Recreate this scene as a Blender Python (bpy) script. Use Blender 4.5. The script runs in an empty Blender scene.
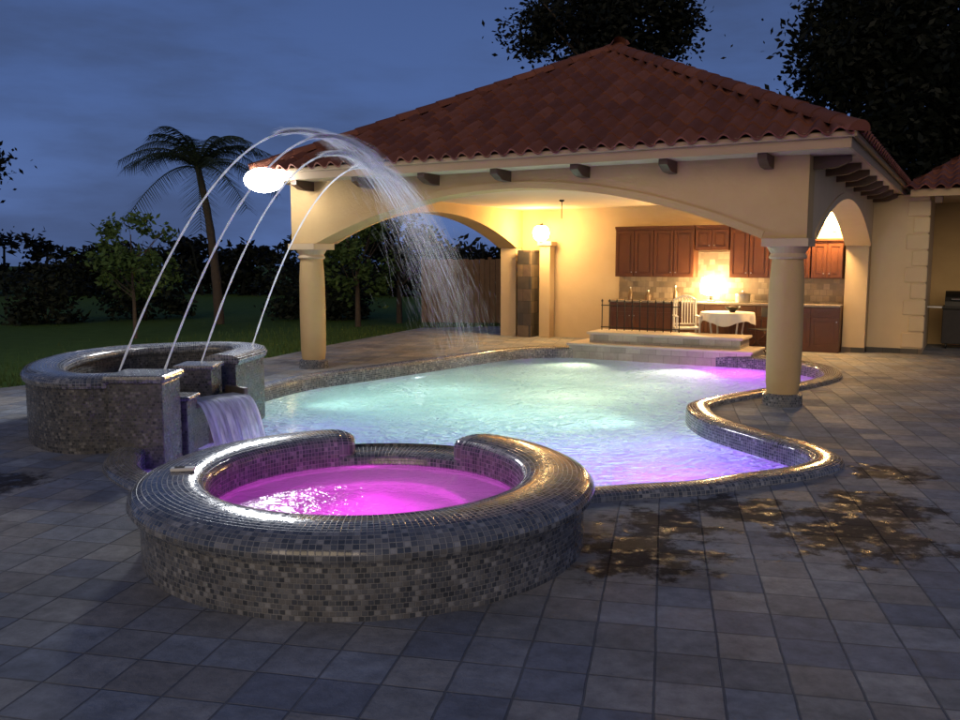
import bpy, math, random
from mathutils import Vector, Matrix
from mathutils.geometry import tessellate_polygon
random.seed(7)
C = bpy.context.scene.collection
PI = math.pi
R = math.radians

# ------------------------------------------------------------------ helpers
class MB:
    def __init__(s): s.v=[]; s.f=[]; s.u=[]
    def add(s, vs, fs, us=None):
        b=len(s.v); s.v += [tuple(p) for p in vs]
        for i,f in enumerate(fs):
            s.f.append(tuple(b+k for k in f)); s.u.append(us[i] if us else None)
    def box(s,x0,x1,y0,y1,z0,z1):
        vs=[(x,y,z) for z in (z0,z1) for y in (y0,y1) for x in (x0,x1)]
        s.add(vs,[(0,2,3,1),(4,5,7,6),(0,1,5,4),(2,6,7,3),(0,4,6,2),(1,3,7,5)])
    def tube(s,pts,rad,seg=8,cap=True):
        pts=[Vector(p) for p in pts]; n=len(pts)
        if not isinstance(rad,(list,tuple)): rad=[rad]*n
        b=len(s.v)
        ref=None
        for i,p in enumerate(pts):
            t=(pts[min(i+1,n-1)]-pts[max(i-1,0)]).normalized()
            if ref is None:
                ref=t.orthogonal().normalized()
            ref=(ref-t*ref.dot(t)).normalized(); o=t.cross(ref)
            for k in range(seg):
                a=2*PI*k/seg
                s.v.append(tuple(p+rad[i]*(math.cos(a)*ref+math.sin(a)*o)))
        for i in range(n-1):
            for k in range(seg):
                k2=(k+1)%seg
                s.f.append((b+i*seg+k,b+i*seg+k2,b+(i+1)*seg+k2,b+(i+1)*seg+k)); s.u.append(None)
        if cap:
            s.f.append(tuple(b+k for k in reversed(range(seg)))); s.u.append(None)
            s.f.append(tuple(b+(n-1)*seg+k for k in range(seg))); s.u.append(None)
    def lathe(s,prof,cx=0,cy=0,seg=24,a0=0,a1=2*PI,ru=None):
        full=abs(a1-a0-2*PI)<1e-6; n=len(prof); b=len(s.v)
        for i in range(seg+1):
            a=a0+(a1-a0)*i/seg
            for r,z in prof: s.v.append((cx+r*math.cos(a),cy+r*math.sin(a),z))
        L=[0]
        for j in range(1,n): L.append(L[-1]+math.hypot(prof[j][0]-prof[j-1][0],prof[j][1]-prof[j-1][1]))
        ru=ru or max(p[0] for p in prof)
        for i in range(seg):
            ua=ru*(a0+(a1-a0)*i/seg); ub=ru*(a0+(a1-a0)*(i+1)/seg)
            for j in range(n-1):
                s.f.append((b+i*n+j,b+(i+1)*n+j,b+(i+1)*n+j+1,b+i*n+j+1))
                s.u.append([(ua,L[j]),(ub,L[j]),(ub,L[j+1]),(ua,L[j+1])])
        if not full:
            s.f.append(tuple(b+j for j in range(n))); s.u.append(None)
            s.f.append(tuple(b+seg*n+j for j in reversed(range(n)))); s.u.append(None)
    def sweep(s,path,prof,closed=False,caps=False):
        n=len(path); m=len(prof); b=len(s.v); U=[0]
        for i in range(1,n): U.append(U[-1]+math.dist(path[i],path[i-1]))
        if closed: U.append(U[-1]+math.dist(path[0],path[-1]))
        V=[0]
        for j in range(1,m): V.append(V[-1]+math.dist(prof[j],prof[j-1]))
        for i in range(n):
            if closed: p,q=path[i-1],path[(i+1)%n]
            else: p,q=path[max(i-1,0)],path[min(i+1,n-1)]
            tx,ty=q[0]-p[0],q[1]-p[1]; l=math.hypot(tx,ty) or 1; nx,ny=-ty/l,tx/l
            for o,z in prof: s.v.append((path[i][0]+nx*o,path[i][1]+ny*o,z))
        for i in range(n if closed else n-1):
            i2=(i+1)%n
            for j in range(m-1):
                s.f.append((b+i*m+j,b+i2*m+j,b+i2*m+j+1,b+i*m+j+1))
                s.u.append([(U[i],V[j]),(U[i+1],V[j]),(U[i+1],V[j+1]),(U[i],V[j+1])])
        if caps and not closed:
            s.f.append(tuple(b+j for j in range(m))); s.u.append(None)
            s.f.append(tuple(b+(n-1)*m+j for j in reversed(range(m)))); s.u.append(None)
    def poly(s,loops,z):
        vs=[Vector((p[0],p[1],z)) for l in loops for p in l]
        tris=tessellate_polygon([[Vector((p[0],p[1],0)) for p in l] for l in loops])
        fs=[]
        for t in tris:
            a,b_,c=[vs[i] for i in t]
            cr=(b_-a).cross(c-a).z
            if abs(cr)<1e-9: continue
            fs.append(tuple(t) if cr>0 else tuple(reversed(t)))
        s.add(vs,fs)
    def build(s,name,mat,parent=None,smooth=False,bevel=0):
        me=bpy.data.meshes.new(name); me.from_pydata(s.v,[],s.f); me.update()
        uvl=me.uv_layers.new(name='UVMap')
        for p in me.polygons:
            u=s.u[p.index]
            if u is None:
                n=p.normal; a=max(range(3),key=lambda k:abs(n[k]))
                for li,vi in zip(p.loop_indices,p.vertices):
                    c=me.vertices[vi].co
                    uvl.data[li].uv=(c.y,c.z) if a==0 else ((c.x,c.z) if a==1 else (c.x,c.y))
            else:
                for k,li in enumerate(p.loop_indices): uvl.data[li].uv=u[k]
            p.use_smooth=smooth
        if smooth:
            try: me.set_sharp_from_angle(angle=R(50))
            except Exception: pass
        me.materials.append(mat)
        o=bpy.data.objects.new(name,me); C.objects.link(o)
        if parent is not None: o.parent=parent
        if bevel:
            m=o.modifiers.new('bevel','BEVEL'); m.width=bevel; m.segments=2; m.limit_method='ANGLE'
        return o
def tag(o,label,cat,group=None,kind=None):
    o['label']=label; o['category']=cat
    if group: o['group']=group
    if kind: o['kind']=kind
    return o
def thing(name,label,cat,loc=(0,0,0),rz=0,group=None):
    o=bpy.data.objects.new(name,None); C.objects.link(o); o.location=loc; o.rotation_euler=(0,0,rz)
    o.empty_display_size=.2
    return tag(o,label,cat,group)
def catmull(pts,n=6,closed=False):
    out=[]; N=len(pts)
    rng=range(N) if closed else range(N-1)
    for i in rng:
        if closed: p=[pts[(i+k)%N] for k in (-1,0,1,2)]
        else: p=[pts[max(i-1,0)],pts[i],pts[i+1],pts[min(i+2,N-1)]]
        for k in range(n):
            t=k/n
            out.append(tuple(.5*((2*p[1][a])+(-p[0][a]+p[2][a])*t+(2*p[0][a]-5*p[1][a]+4*p[2][a]-p[3][a])*t*t+(-p[0][a]+3*p[1][a]-3*p[2][a]+p[3][a])*t**3) for a in range(len(pts[0]))))
    if not closed: out.append(tuple(pts[-1]))
    return out

# pavilion frame: x to the right along its front, y going in
RX,RY,ROT=3.76,10.7,R(-29.5)
def W(x,y,z=0):
    c,s=math.cos(ROT),math.sin(ROT)
    return (RX+c*x-s*y, RY+s*x+c*y, z)

# ------------------------------------------------------------------ materials
def newmat(name):
    m=bpy.data.materials.new(name); m.use_nodes=True; nt=m.node_tree
    b=nt.nodes['Principled BSDF']; return m,nt,b
def N(nt,t,**k):
    n=nt.nodes.new(t)
    for a,v in k.items(): setattr(n,a,v)
    return n
def math_(nt,op,a,b=None):
    n=N(nt,'ShaderNodeMath',operation=op)
    for i,x in enumerate((a,b)):
        if x is None: continue
        if isinstance(x,(int,float)): n.inputs[i].default_value=x
        else: nt.links.new(x,n.inputs[i])
    return n.outputs[0]
def ramp(nt,fac,cols,const=False):
    r=N(nt,'ShaderNodeValToRGB'); e=r.color_ramp.elements
    if const: r.color_ramp.interpolation='CONSTANT'
    k=len(cols)
    for i,c in enumerate(cols):
        p=i/k if const else i/(k-1)
        if i<2: el=e[i]; el.position=p
        else: el=e.new(p)
        el.color=(*c,1)
    nt.links.new(fac,r.inputs[0]); return r.outputs[0]
def mixc(nt,f,a,b):
    n=N(nt,'ShaderNodeMix',data_type='RGBA')
    for sock,x in ((n.inputs[0],f),(n.inputs[6],a),(n.inputs[7],b)):
        if isinstance(x,(int,float)): sock.default_value=x
        elif isinstance(x,tuple): sock.default_value=(*x,1)
        else: nt.links.new(x,sock)
    return n.outputs[2]
def noise(nt,vec,scale,detail=4,rough=.55,dist=0):
    n=N(nt,'ShaderNodeTexNoise'); n.inputs['Scale'].default_value=scale; n.inputs['Detail'].default_value=detail
    n.inputs['Roughness'].default_value=rough; n.inputs['Distortion'].default_value=dist
    if vec is not None: nt.links.new(vec,n.inputs['Vector'])
    return n.outputs[0]
def bump(nt,b,h,strength=.3,dist=.02):
    n=N(nt,'ShaderNodeBump'); n.inputs['Strength'].default_value=strength; n.inputs['Distance'].default_value=dist
    nt.links.new(h,n.inputs['Height']); nt.links.new(n.outputs[0],b.inputs['Normal']); return n.outputs[0]
def plain(name,cols,scale=8,rough=.6,bs=.2,bd=.01,metal=0,spec=.5,spread=None):
    m,nt,b=newmat(name); tc=N(nt,'ShaderNodeTexCoord')
    f=noise(nt,tc.outputs['Object'],scale)
    if spread:
        mr=N(nt,'ShaderNodeMapRange'); nt.links.new(f,mr.inputs[0]); mr.inputs[1].default_value=spread[0]; mr.inputs[2].default_value=spread[1]; f=mr.outputs[0]
    nt.links.new(ramp(nt,f,cols),b.inputs['Base Color'])
    f2=noise(nt,tc.outputs['Object'],scale*7,6)
    b.inputs['Roughness'].default_value=rough; b.inputs['Metallic'].default_value=metal
    b.inputs['Specular IOR Level'].default_value=spec
    if bs: bump(nt,b,f2,bs,bd)
    return m
def tile(name,cw,ch,cols,grout,gw,r0=.2,r1=.5,coord='UV',rot=0,offset=.5,bs=.4,bd=.004,wet=None,stain=.35,spec=.5,wobble=.04):
    m,nt,b=newmat(name); tc=N(nt,'ShaderNodeTexCoord')
    mp=N(nt,'ShaderNodeMapping'); mp.inputs['Rotation'].default_value=(0,0,rot)
    nt.links.new(tc.outputs[coord],mp.inputs['Vector'])
    sp=N(nt,'ShaderNodeSeparateXYZ'); nt.links.new(mp.outputs[0],sp.inputs[0])
    wob=noise(nt,mp.outputs[0],30 if cw<.1 else 6,2)
    u=math_(nt,'DIVIDE',math_(nt,'ADD',sp.outputs[0],math_(nt,'MULTIPLY',wob,cw*wobble)),cw)
    v=math_(nt,'DIVIDE',math_(nt,'ADD',sp.outputs[1],math_(nt,'MULTIPLY',wob,ch*wobble)),ch)
    row=math_(nt,'FLOOR',v)
    off=math_(nt,'MULTIPLY',math_(nt,'PINGPONG',row,1.0),offset)
    u2=math_(nt,'ADD',u,off); col=math_(nt,'FLOOR',u2)
    cb=N(nt,'ShaderNodeCombineXYZ'); nt.links.new(col,cb.inputs[0]); nt.links.new(row,cb.inputs[1])
    wn=N(nt,'ShaderNodeTexWhiteNoise',noise_dimensions='3D'); nt.links.new(cb.outputs[0],wn.inputs[0])
    c=ramp(nt,wn.outputs[0],cols,True)
    big=noise(nt,mp.outputs[0],1.1 if cw>.1 else 5,5)
    fine=noise(nt,mp.outputs[0],9 if cw>.1 else 90,8,.72)
    fm=N(nt,'ShaderNodeMapRange'); nt.links.new(fine,fm.inputs[0]); fm.inputs[1].default_value=.32; fm.inputs[2].default_value=.68
    c=mixc(nt,math_(nt,'MULTIPLY',fm.outputs[0],stain),c,tuple(x*.45 for x in grout))
    du=math_(nt,'MULTIPLY',math_(nt,'PINGPONG',u2,.5),cw); dv=math_(nt,'MULTIPLY',math_(nt,'PINGPONG',v,.5),ch)
    e=math_(nt,'MINIMUM',du,dv)
    mr=N(nt,'ShaderNodeMapRange',interpolation_type='SMOOTHSTEP'); nt.links.new(e,mr.inputs[0])
    mr.inputs[1].default_value=gw*.4; mr.inputs[2].default_value=gw*1.1
    k=mr.outputs[0]
    c=mixc(nt,k,grout,c)
    mb=N(nt,'ShaderNodeMapRange'); nt.links.new(big,mb.inputs[0]); mb.inputs[1].default_value=.3; mb.inputs[2].default_value=.7
    mb.inputs[3].default_value=.68; mb.inputs[4].default_value=1.18
    hv=N(nt,'ShaderNodeHueSaturation'); nt.links.new(mb.outputs[0],hv.inputs['Value']); nt.links.new(c,hv.inputs['Color']); c=hv.outputs[0]
    sc=N(nt,'ShaderNodeSeparateColor'); nt.links.new(wn.outputs[1],sc.inputs[0])
    rg=N(nt,'ShaderNodeMapRange'); nt.links.new(sc.outputs[1],rg.inputs[0]); rg.inputs[3].default_value=r0; rg.inputs[4].default_value=r1
    rough=math_(nt,'ADD',rg.outputs[0],math_(nt,'MULTIPLY',math_(nt,'SUBTRACT',1.0,k),.3))
    h=math_(nt,'ADD',math_(nt,'MULTIPLY',k,.7),math_(nt,'ADD',math_(nt,'MULTIPLY',fine,.9 if cw>.1 else .1),math_(nt,'MULTIPLY',sc.outputs[0],.35)))
    if wet:
        tot=None
        for (wx,wy,wr) in wet:
            vm=N(nt,'ShaderNodeVectorMath',operation='DISTANCE'); nt.links.new(tc.outputs['Object'],vm.inputs[0]); vm.inputs[1].default_value=(wx,wy,0)
            d=math_(nt,'SUBTRACT',1.0,math_(nt,'DIVIDE',vm.outputs['Value'],wr))
            tot=d if tot is None else math_(nt,'MAXIMUM',tot,d)
        nw=noise(nt,tc.outputs['Object'],4.2,8,.70)
        s_=math_(nt,'ADD',tot,math_(nt,'MULTIPLY',math_(nt,'SUBTRACT',nw,.5),3.4))
        wm=N(nt,'ShaderNodeMapRange',interpolation_type='SMOOTHSTEP'); nt.links.new(s_,wm.inputs[0]); wm.inputs[1].default_value=.10; wm.inputs[2].default_value=.55
        wf=wm.outputs[0]
        c=mixc(nt,math_(nt,'MULTIPLY',wf,.86),c,(.022,.014,.009))
        glint=noise(nt,tc.outputs['Object'],7,4,.6)   # standing film only in places
        gm=N(nt,'ShaderNodeMapRange'); nt.links.new(glint,gm.inputs[0]); gm.inputs[1].default_value=.52; gm.inputs[2].default_value=.66
        film=math_(nt,'MULTIPLY',wf,gm.outputs[0])
        rough=math_(nt,'MULTIPLY',rough,math_(nt,'SUBTRACT',1.0,math_(nt,'MULTIPLY',film,.72)))
        spn=math_(nt,'ADD',.12,math_(nt,'MULTIPLY',film,.45)); nt.links.new(spn,b.inputs['Specular IOR Level'])
    else: b.inputs['Specular IOR Level'].default_value=spec
    nt.links.new(c,b.inputs['Base Color']); nt.links.new(rough,b.inputs['Roughness'])
    bump(nt,b,h,bs,bd)
    return m
def emit(name,col,s):
    m,nt,b=newmat(name); b.inputs['Base Color'].default_value=(*col,1)
    b.inputs['Emission Color'].default_value=(*col,1); b.inputs['Emission Strength'].default_value=s
    return m
def leafmat(name,cols,scale=1.2):
    m,nt,b=newmat(name); tc=N(nt,'ShaderNodeTexCoord')
    f=noise(nt,tc.outputs['Object'],scale,5)
    nt.links.new(ramp(nt,f,cols),b.inputs['Base Color']); b.inputs['Roughness'].default_value=.65
    b.inputs['Specular IOR Level'].default_value=.2
    return m
def water(name,tint,trans,transl,scale=3.5,bs=.6,bd=.06,grough=.07,stretch=(1,1,1)):
    m=bpy.data.materials.new(name); m.use_nodes=True; nt=m.node_tree; nt.nodes.clear()
    out=N(nt,'ShaderNodeOutputMaterial'); tc=N(nt,'ShaderNodeTexCoord')
    mp=N(nt,'ShaderNodeMapping'); mp.inputs['Scale'].default_value=stretch; mp.inputs['Rotation'].default_value=(0,0,.5); nt.links.new(tc.outputs['Object'],mp.inputs[0])
    n1=noise(nt,mp.outputs[0],scale,2,.5,1.4); n2=noise(nt,mp.outputs[0],scale*2.4,2,.5,1.2)
    h=math_(nt,'ADD',n1,math_(nt,'MULTIPLY',n2,.65))
    bp=N(nt,'ShaderNodeBump'); bp.inputs['Strength'].default_value=bs; bp.inputs['Distance'].default_value=bd; nt.links.new(h,bp.inputs['Height'])
    gl=N(nt,'ShaderNodeBsdfGlass'); gl.inputs['IOR'].default_value=1.33; gl.inputs['Roughness'].default_value=grough; gl.inputs['Color'].default_value=(*tint,1)
    nt.links.new(bp.outputs[0],gl.inputs['Normal'])
    tr=N(nt,'ShaderNodeBsdfTransparent'); tr.inputs[0].default_value=(*tint,1)
    tl=N(nt,'ShaderNodeBsdfTranslucent'); tl.inputs[0].default_value=(*tint,1); nt.links.new(bp.outputs[0],tl.inputs['Normal'])
    m1=N(nt,'ShaderNodeMixShader'); m1.inputs[0].default_value=trans; nt.links.new(gl.outputs[0],m1.inputs[1]); nt.links.new(tr.outputs[0],m1.inputs[2])
    m2=N(nt,'ShaderNodeMixShader'); m2.inputs[0].default_value=transl; nt.links.new(m1.outputs[0],m2.inputs[1]); nt.links.new(tl.outputs[0],m2.inputs[2])
    nt.links.new(m2.outputs[0],out.inputs[0]); return m
def spraymat(name,alpha,streak=None):
    m=bpy.data.materials.new(name); m.use_nodes=True; nt=m.node_tree; nt.nodes.clear()
    out=N(nt,'ShaderNodeOutputMaterial'); tc=N(nt,'ShaderNodeTexCoord')
    mp=N(nt,'ShaderNodeMapping'); nt.links.new(tc.outputs['Object'],mp.inputs[0])
    if streak: mp.inputs['Scale'].default_value=streak
    f=noise(nt,mp.outputs[0],14,3)
    c=ramp(nt,f,[(.75,.8,.88),(.95,.97,1)])
    d=N(nt,'ShaderNodeBsdfDiffuse'); t=N(nt,'ShaderNodeBsdfTranslucent'); nt.links.new(c,d.inputs[0]); nt.links.new(c,t.inputs[0])
    a=N(nt,'ShaderNodeMixShader'); a.inputs[0].default_value=.4; nt.links.new(d.outputs[0],a.inputs[1]); nt.links.new(t.outputs[0],a.inputs[2])
    tr=N(nt,'ShaderNodeBsdfTransparent'); b=N(nt,'ShaderNodeMixShader'); b.inputs[0].default_value=alpha
    if streak:
        mr=N(nt,'ShaderNodeMapRange'); nt.links.new(f,mr.inputs[0]); mr.inputs[1].default_value=.34; mr.inputs[2].default_value=.62; mr.inputs[3].default_value=alpha*.7; mr.inputs[4].default_value=min(1,alpha*1.4)
        nt.links.new(mr.outputs[0],b.inputs[0])
    nt.links.new(tr.outputs[0],b.inputs[1]); nt.links.new(a.outputs[0],b.inputs[2]); nt.links.new(b.outputs[0],out.inputs[0])
    return m

MOS=[(.065,.075,.09),(.095,.105,.125),(.14,.148,.165),(.19,.195,.205),(.078,.086,.105),(.125,.13,.14),(.108,.118,.138),(.28,.285,.295),(.055,.062,.075),(.16,.158,.158)]
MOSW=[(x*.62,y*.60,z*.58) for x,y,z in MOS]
M={}
M['deck']=tile('slate_paving',.285,.28,[(.27,.29,.335),(.33,.34,.36),(.37,.37,.365),(.235,.255,.30),(.34,.365,.40),(.31,.31,.305),(.40,.39,.37),(.28,.305,.35),(.33,.315,.295)],(.18,.182,.185),.006,.6,.85,'Object',R(12),0,.85,.012,
   wet=[(1.0,5.2,.6),(1.3,5.8,.5),(2.5,5.6,.75),(2.9,6.2,.55),(1.9,6.1,.5),(-3.9,6.9,.45),(3.5,7.2,.45)],stain=.55,spec=.15)
M['mosaic']=tile('glass_mosaic',.031,.030,MOS,(.24,.245,.25),.0028,.04,.2,'UV',offset=0,bs=.8,bd=.005,stain=.12,spec=.8)
M['mosaic_wall']=tile('mosaic_wall_tile',.032,.028,MOS,(.21,.208,.205),.003,.12,.35,'UV',bs=.7,stain=.2)
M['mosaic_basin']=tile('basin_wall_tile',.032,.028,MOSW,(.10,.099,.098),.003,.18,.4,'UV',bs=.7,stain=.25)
M['plaster']=plain('caustic_mottle_plaster',[(.05,.12,.135),(.14,.235,.24),(.30,.385,.37),(.50,.56,.50)],2.6,.7,.2,spread=(.30,.70))  # mottle painted light and dark to suggest rippled caustic light on the floor
M['spaplaster']=plain('spa_plaster',[(.5,.5,.52),(.66,.66,.68)],3,.7,.1)
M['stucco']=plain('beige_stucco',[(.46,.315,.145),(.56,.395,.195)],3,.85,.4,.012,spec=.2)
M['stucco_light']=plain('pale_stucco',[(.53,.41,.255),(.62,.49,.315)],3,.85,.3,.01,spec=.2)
M['ceiling']=plain('ceiling_plaster',[(.58,.48,.34),(.65,.54,.39)],2,.9,.15,.005,spec=.2)
M['trim']=plain('beige_trim',[(.46,.34,.20),(.54,.41,.26)],4,.6,.1,.004)
M['fascia']=plain('tan_fascia',[(.33,.23,.12),(.40,.28,.16)],4,.6,.1,.004)
M['darkwood']=plain('dark_stained_wood',[(.055,.028,.016),(.10,.05,.03)],6,.5,.2,.004)
M['cherry']=plain('cherry_wood',[(.085,.029,.013),(.145,.052,.022)],5,.38,.08,.003)
M['granite']=plain('granite_counter',[(.18,.15,.12),(.42,.36,.29)],30,.25,0)
M['splash']=tile('stone_backsplash',.12,.12,[(.34,.25,.16),(.27,.19,.12),(.40,.30,.20),(.23,.17,.11)],(.22,.17,.12),.005,.4,.6,'UV')
M['slate_pier']=tile('slate_veneer',.30,.28,[(.09,.075,.06),(.15,.11,.08),(.06,.055,.05),(.19,.14,.09)],(.04,.035,.03),.006,.35,.6,'UV')
M['stone']=plain('limestone_step',[(.46,.41,.34),(.58,.52,.44)],6,.6,.3,.008)
M['ledge']=tile('ledge_tile',.30,.20,[(.44,.39,.32),(.52,.47,.39),(.38,.34,.28)],(.25,.22,.19),.006,.3,.5,'UV')
M['iron']=plain('black_iron',[(.015,.015,.015),(.03,.028,.026)],12,.45,.1,.002,metal=.6)
M['whitepaint']=plain('white_paint',[(.68,.66,.60),(.78,.76,.70)],9,.5,.1,.002)
M['cloth']=plain('white_cloth',[(.62,.60,.54),(.72,.70,.64)],12,.9,.3,.004)
M['canvas']=plain('dark_canvas',[(.03,.028,.028),(.05,.045,.045)],12,.9,.2,.003)
M['chrome']=plain('lamp_metal',[(.35,.35,.36),(.5,.5,.5)],10,.35,0,metal=.8)
M['bark']=plain('bark',[(.035,.025,.018),(.09,.065,.045)],9,.9,.6,.02)
M['fence']=plain('weathered_fence_wood',[(.11,.058,.027),(.18,.10,.05)],6,.8,.3,.006)
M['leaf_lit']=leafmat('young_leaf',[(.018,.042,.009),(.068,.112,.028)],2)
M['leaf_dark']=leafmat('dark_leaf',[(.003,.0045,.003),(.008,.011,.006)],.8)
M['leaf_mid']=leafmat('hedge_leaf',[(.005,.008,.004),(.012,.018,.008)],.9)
M['leaf_palm']=leafmat('palm_leaf',[(.012,.022,.012),(.030,.045,.024)],2)
M['grass']=plain('lawn_grass',[(.03,.065,.012),(.08,.14,.03)],3,.9,.9,.03,spec=.1)
M['water']=water('pool_water',(.86,.99,.96),.03,.30,3.0,1.0,.40,.03,(1,1.6,1))
M['spawater']=water('spa_water',(.95,.9,1),.25,.04,5,.5,.03,.16)
M['basinwater']=water('basin_water',(.7,.8,.85),.2,.1,9,.5,.03,.08)
M['stream']=spraymat('jet_water',.66)
M['drops']=spraymat('spray_drops',.22)
M['sheet']=spraymat('falling_water',.68,(.3,1.8,.3))
# clay roof, colour per tile from UV
m,nt,b=newmat('clay_roof_tile'); uv=N(nt,'ShaderNodeUVMap'); sp=N(nt,'ShaderNodeSeparateXYZ'); nt.links.new(uv.outputs[0],sp.inputs[0])
tc=N(nt,'ShaderNodeTexCoord'); fz=noise(nt,tc.outputs['Object'],9,5)
c=ramp(nt,sp.outputs[0],[(.19,.064,.040),(.225,.078,.048),(.165,.056,.038),(.245,.088,.055),(.20,.07,.045),(.155,.054,.038)],True)
c=mixc(nt,math_(nt,'MULTIPLY',fz,.5),c,(.06,.032,.025)); nt.links.new(c,b.inputs['Base Color']); b.inputs['Roughness'].default_value=.8; bump(nt,b,fz,.3,.01)
b.inputs['Specular IOR Level'].default_value=.2
M['roof']=m
M['e_flood']=emit('floodlight_glow',(.97,.99,1),70)
M['e_warm']=emit('lantern_glow',(1,.66,.24),50)
M['e_lamp']=emit('counter_lamp_glow',(1,.74,.36),60)
M['e_pool']=emit('underwater_glow',(.9,.95,1),5)
M['e_spa']=emit('spa_lamp_glow',(1,.5,.95),10)

# ------------------------------------------------------------------ ground, deck, pool
SC=(-.73,5.56)
def spa_pt(r,deg): return (SC[0]+r*math.cos(R(deg)),SC[1]+r*math.sin(R(deg)))
ctrl=[spa_pt(1.37,150),(-2.5,6.78),(-3.0,7.45),(-3.15,8.3),(-3.1,9.3),(-3.1,10.4),(-3.08,11.2),(-2.93,11.9),(-2.55,12.9),(-1.8,13.85),(-.55,15.4),(.7,16.9),
      (1.75,17.18),W(-4.0,4.7)[:2],W(-2.6,4.7)[:2],(4.7,15.5),(5.2,15.0),(5.5,14.2),(5.2,13.1),(4.4,12.2),(3.42,11.4),(2.75,10.8),(2.47,10.3),(2.45,9.4),(2.75,8.5),(2.95,7.98),(2.93,7.55),(2.6,7.24),(2.1,7.0),(1.67,6.78),(1.2,6.68),spa_pt(1.37,40)]
path=catmull(ctrl,6)
near=[spa_pt(1.37,40-250*i/30) for i in range(1,30)]
far=[spa_pt(1.37,40+110*i/20) for i in range(1,20)]
hole=path+near; waterloop=path+far
deckout=[(-24,-5),(24,-5),(24,13),(17,20),(8,26),(2,23.8),(-1.57,22.8),(-3.16,18.3),(-3.85,15.9),(-6.74,12.1),(-14,7.5),(-24,2)]
mb=MB(); mb.poly([deckout,hole],0); o=mb.build('patio_paving',M['deck']); tag(o,'grey slate tile patio paving all around the pool','patio',kind='structure')
mb=MB(); mb.poly([[(-160,-60),(160,-60),(160,220),(-160,220)],deckout],-.02)
o=mb.build('lawn',M['grass']); tag(o,'dark green lawn beyond the patio paving','lawn',kind='structure')
mb=MB(); mb.sweep(deckout,[(0,-.3),(0,.0)],True); o=mb.build('patio_edge',M['stone']); tag(o,'stone edge of the patio against the lawn','edge',kind='structure')
mb=MB()
for _ in range(9000):
    t=random.random(); seg=random.choice([(5,6),(6,7),(7,8),(8,9),(9,10),(9,10)])
    a,b_=deckout[seg[0]],deckout[seg[1]]
    x=a[0]+(b_[0]-a[0])*t; y=a[1]+(b_[1]-a[1])*t
    dx,dy=b_[0]-a[0],b_[1]-a[1]; l=math.hypot(dx,dy); nx,ny=dy/l,-dx/l
    q=-abs(random.gauss(0,1.6))-.02
    if nx*(-1)+ny*1>0: q=-q
    x+=nx*q*1; y+=ny*q*1
    an=random.uniform(0,2*PI); h=random.uniform(.05,.12); w=.008
    lx,ly=random.uniform(-.04,.04),random.uniform(-.04,.04)
    mb.add([(x-w*math.cos(an),y-w*math.sin(an),-.02),(x+w*math.cos(an),y+w*math.sin(an),-.02),(x+lx,y+ly,h)],[(0,1,2)])
o=mb.build('grass',M['leaf_lit']); tag(o,'short grass blades along the lawn edge of the patio','grass',kind='stuff')

pool=thing('swimming_pool','free-form swimming pool with mosaic coping and white and purple lit water','pool',(0,0,-.15))
def PZ(m_): # shift into the pool empty's frame
    m_.v=[(x,y,z+.15) for x,y,z in m_.v]; return m_
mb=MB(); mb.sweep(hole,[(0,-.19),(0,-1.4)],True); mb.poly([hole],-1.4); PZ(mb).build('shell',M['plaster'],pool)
mb=MB(); mb.sweep(path,[(-.002,-.34),(-.002,.015),(.012,.045),(.05,.062),(.12,.07),(.2,.068),(.25,.056),(.275,.03),(.28,.0)],False); PZ(mb).build('coping',M['mosaic'],pool,True)
mb=MB(); mb.poly([waterloop],-.15); PZ(mb).build('water',M['water'],pool)
def lamp_disc(p,n,parent,mat):
    n=Vector(n).normalized(); mb=MB(); p=Vector(p)
    mb.tube([p,p+n*.03],[.1,.1],16); mb.v=[(x,y,z+.15) for x,y,z in mb.v]
    return mb.build('underwater_lamp',mat,parent)
def plight(name,loc,col,e,rad=.08,tv=True):
    l=bpy.data.lights.new(name,'POINT'); l.color=col; l.energy=e; l.shadow_soft_size=rad
    o=bpy.data.objects.new(name,l); C.objects.link(o); o.location=loc
    if not tv: o.visible_transmission=False
    return o
def spotl(name,loc,target,col,e,size,rad,blend=.7,tv=True):
    l=bpy.data.lights.new(name,'SPOT'); l.energy=e; l.color=col; l.spot_size=R(size); l.spot_blend=blend; l.shadow_soft_size=rad
    o=bpy.data.objects.new(name,l); C.objects.link(o); o.location=loc
    o.rotation_euler=(Vector(target)-Vector(loc)).to_track_quat('-Z','Y').to_euler()
    if not tv: o.visible_transmission=False
lamp_disc((-1.05,14.78,-.6),(.77,-.63,0),pool,M['e_pool'])
lamp_disc((2.46,9.8,-.6),(-1,0,0),pool,M['e_pool'])
lamp_disc((1.6,6.75,-.6),(0,1,0),pool,M['e_pool'])
lamp_disc((-3.08,9.8,-.6),(1,0,0),pool,M['e_pool'])
lamp_disc((5.3,13.3,-.6),(-.9,.4,0),pool,M['e_pool'])
GW=(.96,1,.66); GC=(.62,1,.88)
for (x,y,c_,e_) in [(1.2,12.4,GW,58),(2.5,13.4,GW,32),(-.4,13.0,GC,36),(.1,11.0,GC,36),(1.2,14.6,GW,32),(-1.5,12.2,GC,20),(1.4,10.2,(.55,.88,1),16)]:
    plight('pool_lamp_white',(x,y,-.85),c_,e_,.2,False)
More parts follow.
